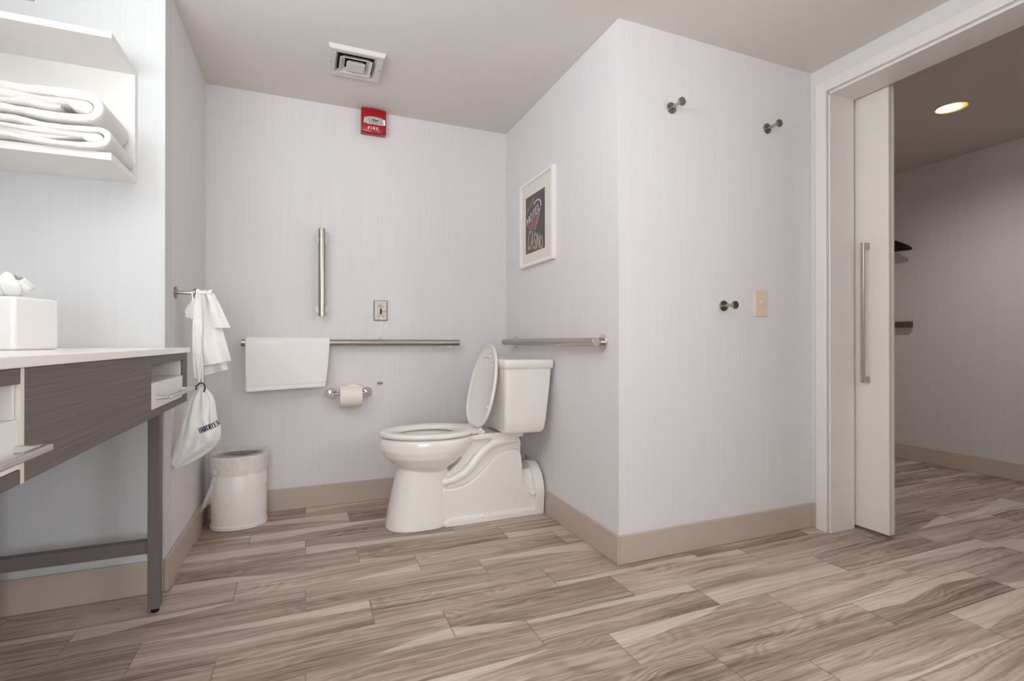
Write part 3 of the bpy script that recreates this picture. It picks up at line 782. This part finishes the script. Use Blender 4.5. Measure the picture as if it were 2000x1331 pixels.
ro = thing('toilet_paper_roll', (.225, YB-.062, ZT), 'cream white toilet paper roll on the holder', 'toilet paper')
pr.build('roll', M['paper'], ro)
MB().rings([rollring(RXa+.001, .0202), rollring(RXb-.001, .0202), rollring(RXb-.001, .0190), rollring(RXa+.001, .0190)], closed=True).build('core', M['mount'], ro)
def flap(u, v):
    a = math.radians(100-70*v); x = RXa+.002+(RXb-RXa-.004)*u
    k_ = 4*u*(1-u)
    r = RR+.0010+.004*v
    return Vector((x, RC.y-r*math.cos(a)*(1 if True else 0), RC.z+r*math.sin(a)+.004*v*math.sin(u*5)))
# a loose folded end arching over the top
def loose(u, v):
    a = math.radians(60+60*v); x = RXa+.035+.075*u
    r = RR+.0015+.010*math.sin(PI*v)*math.sin(PI*min(1, u*1.1))
    return Vector((x, RC.y-math.cos(a)*r, RC.z+r*math.sin(a)))
o = MB().grid(loose, 14, 10).build('loose_end', M['paper'], ro, angle=180); solid(o, .0008)

# emergency call switch
cs = thing('call_switch', (.392, YB, 1.067), 'small framed emergency call plate with a pull cord on the back wall', 'switch')
MB().box(.355, .429, YB-.008, YB, 1.010, 1.124).build('rim', M['bezel'], cs, smooth=False, bevel=.001)
MB().box(.3585, .4245, YB-.0105, YB-.006, 1.0145, 1.121).build('plate', M['plate'], cs, smooth=False, bevel=.001)
MB().box(.3885, .3945, YB-.0125, YB-.010, 1.043, 1.079).build('slot', M['black'], cs, smooth=False)
MB().tube([(.3915, YB-.012, 1.076), (.3935, YB-.024, 1.062), (.3915, YB-.026, 1.046)], [.0035, .0038, .003], 10).build('lever', M['black'], cs)
ik = MB()
for x0, x1, z in ((.383, .399, 1.101), (.375, .408, 1.093), (.379, .404, 1.087), (.372, .390, 1.035), (.396, .412, 1.036), (.403, .424, 1.062)):
    ik.box(x0, x1, YB-.0110, YB-.0104, z-.0016, z+.0016)
ik.build('printing', M['greyink'], cs, smooth=False)['kind'] = 'stuff'
pc = MB().tube([(.3915, YB-.026, 1.046), (.391, YB-.022, 1.0), (.390, YB-.014, .95), (.389, YB-.010, .86), (.388, YB-.008, .662)], .0009, 6)
pc.build('pull_cord', M['cord'], cs)
MB().lathe([(.001, .0), (.005, .002), (.0055, .008), (.002, .012)], (.3895, YB-.010, .908), 14).build('cord_bead', M['plate'], cs)
MB().tube([(.373, YB-.008, .655), (.376, YB-.008, .655), (.400, YB-.008, .658), (.403, YB-.008, .658)], [.002, .0055, .0055, .002], 12).build('cord_toggle', M['greyink'], cs)

# ================================================================== FIRE ALARM
fa = thing('fire_alarm', (.350, YB, 2.115), 'red fire alarm strobe with white lettering, high on the back wall', 'fire alarm')
ax0, ax1, az0, az1 = .2825, .4155, 2.052, 2.1885
yb0 = YB
def alarm_front(s): return .046+.014*math.sin(PI*max(0, min(1, s)))          # bowed face
n = 20
ringsA = []
for (z, k_) in ((az0, .82), (az0+.004, .95), (az0+.010, 1.0), (az0+.05, 1.03), (az1-.035, 1.03), (az1-.012, .98), (az1-.003, .86), (az1, .72)):
    pts = [(ax0, yb0, z)] + [(ax0+(ax1-ax0)*i/n, yb0-alarm_front(i/n)*k_, z-(.010*math.sin(PI*i/n) if z < az0+.03 else 0)) for i in range(n+1)] + [(ax1, yb0, z)]
    ringsA.append(pts)
MB().rings(ringsA).build('housing', M['red'], fa, bevel=.002)
lx0, lx1, lz = ax0+.014, ax1-.007, az0+.062
lr = []
for j in range(13):
    s = j/12; x = lx0+(lx1-lx0)*s; yc = yb0-alarm_front((x-ax0)/(ax1-ax0))*1.03+.003
    hgt = .0225*(max(0, 1-(2*s-1)**6))**.5+.001
    lr.append([(x, yc-.014*math.sin(a)*(1-(2*s-1)**8)-.001, lz+hgt*math.cos(a)) for a in [PI*i/14 for i in range(15)]]+[(x, yc+.004, lz)])
MB().rings(lr).build('strobe_lens', M['lens'], fa)
rf = MB()
def rback(u, v):
    x = lx0+.002+(lx1-lx0-.004)*u; hgt = .0205*(max(0, 1-(2*u-1)**6))**.5+.0006
    return Vector((x, yb0-alarm_front((x-ax0)/(ax1-ax0))*1.035-.0008, lz+hgt*(2*v-1)))
rf.grid(rback, 16, 4)
for s in (.09, .29, .5, .71, .90):
    x = lx0+(lx1-lx0)*s; yc = yb0-alarm_front((x-ax0)/(ax1-ax0))*1.03
    m4 = Matrix.Translation((x, yc+.001, lz)) @ Matrix.Rotation((.5-s)*.9, 4, 'Z') @ Matrix.Rotation(-.22 if s in (.29, .71) else .15, 4, 'X')
    rf.box(-.0128, .0128, -.0015, .0015, -.0155, .0155, m4)
rf.build('reflector', M['reflector'], fa, bevel=.003)
MB().tube([((ax0+ax1)/2-.014, yb0-.071, lz+.003), ((ax0+ax1)/2+.022, yb0-.071, lz-.002)], .003, 10).build('flash_tube', M['inner'], fa)
fl = MB()
def onalarm(s, t, d):
    x = ax0+.036+s
    return Vector((x, yb0-alarm_front((x-ax0)/(ax1-ax0))*1.02-.0006-d, az0+.0125+t))
lettering(fl, 'FIRE', onalarm, .0140, .0030, .0008, gap=.68)
fl.build('lettering', M['alarmwhite'], fa, smooth=False)

# ================================================================== CEILING VENT
vx, vy = .212, 2.432
vt = thing('ceiling_vent', (vx, vy, H), 'square white louvred ceiling vent', 'vent')
def sq(h, z): return [(vx-h, vy-h, z), (vx+h, vy-h, z), (vx+h, vy+h, z), (vx-h, vy+h, z)]
MB().rings([sq(.122, H), sq(.118, H-.018), sq(.112, H-.020), sq(.088, H-.017), sq(.078, H-.001)], cap=False).rings([sq(.122, H), sq(.078, H)], cap=False).build('frame', M['ventp'], vt, smooth=False)
MB().box(vx-.079, vx+.079, vy-.079, vy+.079, H-.003, H-.0005).build('throat', M['void'], vt, smooth=False)
MB().rings([sq(.071, H-.024), sq(.069, H-.0255), sq(.050, H-.010), sq(.048, H-.010), sq(.046, H-.006), sq(.052, H-.006)], closed=True).build('louvre', M['ventp'], vt, smooth=False)
MB().rings([sq(.041, H-.026), sq(.039, H-.0275), sq(.001, H-.0275)], cap=False).rings([sq(.041, H-.026), sq(.030, H-.012), sq(.001, H-.012)], cap=False).build('centre_plate', M['ventp'], vt, smooth=False)
for x in (vx-.108, vx+.108): MB().lathe([(.003, -.0212), (.003, -.0190)], (x, vy, H), 10).build('screw', M['greyink'], vt)

# ================================================================== PICTURE
py0, py1, pz0, pz1 = 2.240, 2.655, 1.308, 1.780
pf = thing('framed_picture', (XR, (py0+py1)/2, pz0), 'white framed print of old neon signs on the right alcove wall', 'picture')
fw_ = .018
fb = MB().box(XR-.024, XR, py0, py0+fw_, pz0, pz1).box(XR-.024, XR, py1-fw_, py1, pz0, pz1).box(XR-.024, XR, py0+fw_, py1-fw_, pz0, pz0+fw_).box(XR-.024, XR, py0+fw_, py1-fw_, pz1-fw_, pz1)
fb.build('frame', M['frame'], pf, smooth=False, bevel=.0015)
MB().box(XR-.014, XR-.004, py0+fw_, py1-fw_, pz0+fw_, pz1-fw_).build('mount', M['mount'], pf, smooth=False)
# print area, s from the far (left) edge, t up
qy1, qy0, qz0, qz1 = 2.583, 2.342, 1.380, 1.694
PWd, PHt = qy1-qy0, qz1-qz0
def onprint(s, t, d): return Vector((XR-.0146-d, qy1-s*PWd, qz0+t*PHt))
MB().box(XR-.0148, XR-.0138, qy0, qy1, qz0, qz1).build('print', M['print'], pf, smooth=False)
def pquad(mb, pts, d=.0006):
    d += .00007*(len(mb.bm.faces) % 11)
    lo = [mb.bm.verts.new(onprint(s, t, 0)) for s, t in pts]; hi = [mb.bm.verts.new(onprint(s, t, d)) for s, t in pts]
    mb.bm.faces.new(hi)
    for i in range(len(pts)): mb.bm.faces.new((lo[i], lo[(i+1) % len(pts)], hi[(i+1) % len(pts)], hi[i]))
def quadmap(bl, br, tr, tl, wd, ht):
    # lettering laid into a four-cornered patch of the print: (s, t) corners from bottom left, anticlockwise
    def f(s_, t_, d):
        u, v = s_/wd, t_/ht
        a0 = bl[0]+(br[0]-bl[0])*u; a1 = bl[1]+(br[1]-bl[1])*u; b0 = tl[0]+(tr[0]-tl[0])*u; b1 = tl[1]+(tr[1]-tl[1])*u
        return onprint(a0+(b0-a0)*v, a1+(b1-a1)*v, d+.0003)
    return f
def printword(mb, word, bl, br, tr, tl, stroke, gap=.2):
    ht = .05; lettering(mb, word, quadmap(bl, br, tr, tl, text_width(word, ht, gap), ht), ht, stroke, .0006, gap=gap)
a_ = MB(); pquad(a_, [(.10, .47), (.30, .56), (.52, .635), (.70, .66), (.74, .60), (.66, .50), (.50, .405), (.34, .385), (.20, .42)], .0004); a_.build('red_panel', M['pr_red'], pf, smooth=False)
a_ = MB(); printword(a_, 'MOTEL', (.08, .505), (.76, .685), (.74, .80), (.06, .62), .0072, .22); a_.build('neon_lettering', M['pr_white'], pf, smooth=False)
a_ = MB()
for i in range(13):
    an = math.radians(150-13*i); cx_, cy_ = .62+.185*math.cos(an), .775+.085*math.sin(an)
    pquad(a_, [(cx_-.020, cy_-.012), (cx_+.020, cy_-.012), (cx_+.020, cy_+.012), (cx_-.020, cy_+.012)])
for i in range(9):
    cx_, cy_ = .805-.036*i, .735-.044*i
    pquad(a_, [(cx_-.016, cy_-.014), (cx_+.016, cy_-.014), (cx_+.016, cy_+.014), (cx_-.016, cy_+.014)])
a_.build('bulb_row', M['pr_white'], pf, smooth=False)['kind'] = 'stuff'
a_ = MB()
for i in range(6):
    cx_, cy_ = .09+.070*i, .750+.030*i
    pquad(a_, [(cx_-.016, cy_-.050), (cx_+.008, cy_-.045), (cx_+.018, cy_+.050), (cx_-.006, cy_+.045)])
    if i % 2 == 0: pquad(a_, [(cx_, cy_+.030), (cx_+.06, cy_+.048), (cx_+.06, cy_+.066), (cx_, cy_+.048)])
a_.build('gold_strokes', M['pr_gold'], pf, smooth=False)['kind'] = 'stuff'
a_ = MB(); pquad(a_, [(.14, .435), (.20, .445), (.92, .215), (.90, .19)], .0016); a_.build('sign_edge', M['pr_line'], pf, smooth=False)
a_ = MB()
for t0, t1, s1 in ((.10, .092, .40), (.072, .060, .36), (.035, .024, .30)): pquad(a_, [(.0, t0), (s1, t0-.035), (s1, t1-.035), (.0, t1)])
a_.build('sign_lines', M['pr_line'], pf, smooth=False)['kind'] = 'stuff'
a_ = MB(); printword(a_, 'CASINO', (.11, .085), (.90, .012), (.90, .195), (.20, .405), .0085, .22); a_.build('casino_lettering', M['pr_cream'], pf, smooth=False)

# ================================================================== LIGHT SWITCH
ls = thing('light_switch', (1.928, YF, 1.067), 'ivory toggle light switch on the front wall', 'switch')
MB().box(1.8895, 1.9665, YF-.006, YF, 1.0065, 1.1275).build('plate', M['ivory'], ls, bevel=.003, seg=3)
MB().box(1.923, 1.933, YF-.0075, YF-.006, 1.0555, 1.0785).build('toggle_slot', M['ivory'], ls, smooth=False)
MB().tube([(1.928, YF-.006, 1.068), (1.928, YF-.021, 1.0775)], [.0048, .0036], 12).build('toggle', M['ivory'], ls)
for z in (1.0365, 1.0975): MB().disc((1.928, YF-.006, z), (0, -1, 0), .003, .001, 12, .0003).build('screw', M['ivory'], ls)

# ================================================================== TOILET
YT = 2.462                                        # centre line
to = thing('toilet', (.74, YT, 0), 'white two-piece toilet with its lid raised against the tank', 'toilet')
def egg(xf, xb, w, z, n=56, sq_=2.15, xm=None):
    """elongated outline: front tip xf, back xb, half width w"""
    xm = xf+(xb-xf)*.56 if xm is None else xm; r = []
    for i in range(n):
        a = 2*PI*i/n; c, s_ = math.cos(a), math.sin(a)
        ex = 2/sq_ if c > 0 else 1.0
        x = xm+(xb-xm)*abs(c)**ex if c > 0 else xm-(xm-xf)*abs(c)
        r.append((x, YT+w*math.copysign(abs(s_)**(1 if c < 0 else 2/sq_), s_), z))
    return r
body = MB()
# bowl shell with its cavity
body.rings([egg(.520, .640, .075, .262), egg(.440, .660, .112, .275), egg(.385, .700, .148, .305), egg(.345, .742, .170, .342), egg(.328, .770, .181, .375), egg(.328, .786, .184, .405), egg(.334, .790, .182, .424), egg(.345, .780, .172, .432),
            egg(.375, .715, .135, .430), egg(.385, .700, .125, .410), egg(.400, .680, .115, .370), egg(.440, .640, .085, .320), egg(.490, .600, .050, .295)])
# front pedestal
def ped(x0, x1, w, z, n=40, e=3.2):
    cx, hx_ = (x0+x1)/2, (x1-x0)/2; r = []
    for i in range(n):
        a = 2*PI*i/n; c, s_ = math.cos(a), math.sin(a)
        ee = 2/e if c > 0 else 2/2.3
        r.append((cx+hx_*math.copysign(abs(c)**ee, c), YT+w*math.copysign(abs(s_)**(2/3.0 if c > 0 else .8), s_), z))
    return r
body.rings([ped(.352, .655, .124, 0), ped(.354, .655, .123, .015), ped(.366, .652, .116, .08), ped(.385, .650, .110, .17), ped(.402, .650, .108, .24), ped(.418, .650, .104, .285)])
def px_poly(pts, y): return [(p.x, p.z) for p in (at(u, v, 'y', y) for u, v in pts)]
# rear hump under the tank
hump = px_poly([(868, 1034), (868, 957), (890, 955), (910, 948), (930, 934), (950, 914), (965, 896), (976, 886), (990, 880), (1006, 878), (1015, 880), (1019, 890), (1021, 915), (1022, 938), (1026, 948), (1036, 955), (1046, 957), (1060, 1007)], YT-.100)
body.prism([(x, max(0.0, z)) for x, z in hump], 'y', YT-.100, YT+.100)
core = px_poly([(860, 940), (900, 900), (915, 868), (925, 852), (1012, 850), (1017, 862), (1018, 950), (1000, 1010), (870, 1020)], YT-.072)
body.prism(core, 'y', YT-.072, YT+.072)
# deck that carries seat hinges and tank
body.prism([(.72, YT-.120), (.80, YT-.105), (.90, YT-.098), (1.035, YT-.098), (1.035, YT+.098), (.90, YT+.098), (.80, YT+.105), (.72, YT+.120)], 'z', .404, .432)
# swept trapway ridges on both flanks
for sgn in (-1, 1):
    pth = [at(u, v, 'y', YT-.092) for u, v in ((866, 944), (885, 938), (905, 927), (920, 912), (933, 894), (946, 880), (962, 868), (985, 862), (1010, 861))]
    pth = [Vector((p.x, YT+sgn*.088, p.z)) for p in pth]
    body.tube(pth, [.016, .020, .023, .024, .024, .023, .022, .019, .012], 14)
    # low foot rail
    body.prism([(.62, 0), (1.13, 0), (1.13, .016), (1.11, .030), (.64, .030), (.62, .016)], 'y', YT+sgn*.118 if sgn < 0 else YT+.085, YT-.085 if sgn < 0 else YT+.118)
# rear outlet collar: arched plate against the wall
arch = [(YT-.118, 0), (YT-.128, .10)]+[(YT-.128*math.cos(a), .105+.150*math.sin(a)) for a in [PI*i/16 for i in range(1, 16)]]+[(YT+.128, .10), (YT+.118, 0)]
body.prism(arch, 'x', 1.092, 1.143)
body.prism([(YT-.075, 0), (YT-.075, .19), (YT-.05, .225), (YT+.05, .225), (YT+.075, .19), (YT+.075, 0)], 'x', 1.02, 1.10)
bo = body.build('bowl', M['china'], to, angle=180)
rm = bo.modifiers.new('remesh', 'REMESH'); rm.mode = 'VOXEL'; rm.voxel_size = .0042; rm.use_smooth_shade = True
sm_ = bo.modifiers.new('smooth', 'SMOOTH'); sm_.iterations = 7; sm_.factor = .5
# seat ring
SZ = .4375
seat = MB(); so = dict(xf=.326, xb=.790, w=.186); si = dict(xf=.400, xb=.690, w=.108)
def ring_(d, z, g=0.0): return egg(d['xf']+g, d['xb']-g, d['w']-g, z)
seat.rings([ring_(so, SZ, .004), ring_(so, SZ+.004), ring_(so, SZ+.014), ring_(so, SZ+.020, .006), ring_(so, SZ+.0215, .016), ring_(si, SZ+.019, -.010), ring_(si, SZ+.015, -.003), ring_(si, SZ+.006), ring_(si, SZ, -.002)], closed=True)
seat.prism([(.752, YT-.125), (.800, YT-.095), (.800, YT+.095), (.752, YT+.125)], 'z', SZ+.001, SZ+.0175)
seat.build('seat', M['seat'], to, angle=50)
# raised lid: egg-shaped dish standing on the hinges, leaning on the tank
LL, LW = .430, .186
base = Vector((.800, YT, SZ+.018)); lean = Vector((.090, 0, .4215)).normalized(); nrm = Vector((-lean.z, 0, lean.x))  # faces the room
def lidring(g, d, n=56):
    r = []
    for i in range(n):
        a = 2*PI*i/n; c, s_ = math.cos(a), math.sin(a)
        um = LL*.44
        uu = um+(LL-um-g)*c if c > 0 else um+(um-g)*math.copysign(abs(c)**(2/2.6), c)
        ww = (LW-g)*math.copysign(abs(s_)**(1 if c > 0 else 2/2.6), s_)
        r.append(base+lean*uu+nrm*d+Vector((0, ww, 0)))
    return r
MB().rings([lidring(.010, -.010), lidring(.002, -.006), lidring(0, 0), lidring(0, .006), lidring(.002, .008), lidring(.007, .008), lidring(.010, .001), lidring(.014, -.001)]).build('lid', M['seat'], to, angle=50)
for (u, wv) in ((.365, 0), (.12, .14), (.12, -.14), (.32, -.10), (.32, .10)):
    p = base+lean*u+Vector((0, wv, 0)); e_ = .045 if wv == 0 else .008
    MB().tube([p+nrm*.003+Vector((0, -e_, 0)), p+nrm*.003+Vector((0, e_, 0))], .0055, 10).build('lid_bumper', M['seat'], to)
for yy in (-.072, .072):
    MB().tube([(.806, YT+yy-.018, SZ+.014), (.806, YT+yy+.018, SZ+.014)], .0105, 18).box(.794, .830, YT+yy-.012, YT+yy+.012, SZ-.006, SZ+.010).build('hinge', M['seat'], to, bevel=.002)
# tank
def tankring(x0, x1, w, z, r=.022, n=8):
    out = []
    for cx, cy, a0 in ((x1-.010, YT+w-.010, 0), (x0+r, YT+w-r, 90), (x0+r, YT-w+r, 180), (x1-.014, YT-w+.014, 270)):
        rr = r if cx < (x0+x1)/2 else (.010 if a0 == 0 else .014)
        for i in range(n+1):
            a = math.radians(a0+90*i/n); out.append((cx+rr*math.cos(a), cy+rr*math.sin(a), z))
    return out
MB().rings([tankring(.915, 1.085, .180, .437), tankring(.900, 1.098, .192, .441), tankring(.897, 1.106, .200, .455), tankring(.894, 1.114, .205, .50), tankring(.892, 1.130, .211, .65), tankring(.891, 1.138, .214, .757)]).build('tank', M['china'], to, angle=60)
MB().rings([tankring(.889, 1.143, .216, .757, .026), tankring(.885, 1.147, .221, .761, .028), tankring(.884, 1.148, .223, .786, .028), tankring(.886, 1.147, .221, .798, .028), tankring(.893, 1.143, .214, .803, .026), tankring(.90, 1.12, .195, .804, .030)]).build('tank_lid', M['china'], to, angle=60)
# bolt caps
for p in (at(1051, 967, 'y', YT-.122),):
    MB().tube([Vector((1.078, p.y+.028, .118)), Vector((1.078, p.y+.002, .118)), Vector((1.078, p.y-.010, .118)), Vector((1.078, p.y-.014, .118))], [.016, .016, .013, .006], 20).build('bolt_cap', M['china'], to)
bq = at(942, 1005, 'y', YT-.119)
MB().lathe([(.0001, -.003), (.011, -.003), (.011, .006), (.007, .011), (.0001, .012)], (bq.x+.03, YT-.102, .031), 18).build('bolt_cap', M['china'], to)
MB().tube([(bq.x, YT-.1170, .024), (bq.x, YT-.1205, .024)], .0022, 8).build('screw', M['greyink'], to)
# supply stop valve on the right alcove wall behind the bowl
sv = thing('stop_valve', (XR, 2.60, .222), 'small chrome water stop valve on the wall behind the toilet base', 'valve')
vy_ = 2.60
MB().disc((XR, vy_, .222), (-1, 0, 0), .028, .006).build('flange', M['chrome'], sv)
MB().cyl((XR-.006, vy_, .222), (XR-.050, vy_, .222), .009, 18).build('stem', M['chrome'], sv)
MB().tube([(XR-.045, vy_, .222), (XR-.052, vy_, .222), (XR-.066, vy_, .222), (XR-.072, vy_, .222)], [.010, .017, .017, .012], 18).build('handle', M['chrome'], sv)
MB().tube([(XR-.040, vy_, .230), (XR-.042, vy_, .30), (XR-.070, vy_-.01, .40), (XR-.085, vy_-.02, .437)], .005, 10).build('supply_tube', M['steel'], sv)

# ================================================================== HALL
hg = thing('clothes_hanger', (4.10, 2.56, 1.61), 'black smooth wedge-ended hanger poking out beyond the sliding door edge', 'hanger')
hc = 2.515
def hang(s):   # s -1..1 along y
    z = 1.628-.058*abs(s)**1.5; return z
rg = []
for i in range(33):
    s = -1+2*i/32; y = hc+s*.222; t = 1-abs(s)
    hh_ = .009+.036*min(1, t*1.9)**.8; wd = .006+.016*min(1, t*3)
    zc = 1.576+.040*min(1, t*1.8)**.9
    rg.append([(4.11+wd*math.cos(a), y, zc+hh_*math.sin(a)) for a in [2*PI*q/14 for q in range(14)]])
MB().rings(rg).build('shoulder', M['black_wood'], hg)
MB().tube([(4.11, hc, 1.65), (4.11, hc, 1.70)]+[(4.11, hc+.022*math.cos(a)-.0, 1.722+.022*math.sin(a)) for a in [math.radians(-90+20*q) for q in range(13)]], .0025, 8).build('hook', M['steel'], hg)
rd = thing('closet_rail', (XH, hc, 1.72), 'short steel closet rail behind the sliding door, hidden from the bathroom', 'rail')
MB().cyl((XH, hc-.001, 1.733), (XH-.22, hc-.001, 1.733), .0075, 18).build('rod', M['steel'], rd)
MB().disc((XH, hc-.001, 1.733), (-1, 0, 0), .025, .006).build('flange', M['steel'], rd)
wb = thing('wall_bar', (XH, 2.6, 1.02), 'dark squared metal bar on the hall wall, low beside the sliding door edge', 'bar')
MB().box(XH-.045, XH-.020, 2.330, 2.95, .999, 1.043).build('bar', M['dark'], wb, bevel=.002)
for y in (2.37, 2.88): MB().box(XH-.020, XH, y, y+.03, 1.005, 1.037).build('bracket', M['dark'], wb)
MB().box(XH-.0458, XH-.0445, 2.365, 2.368, 1.004, 1.038).build('clip', M['chrome'], wb)
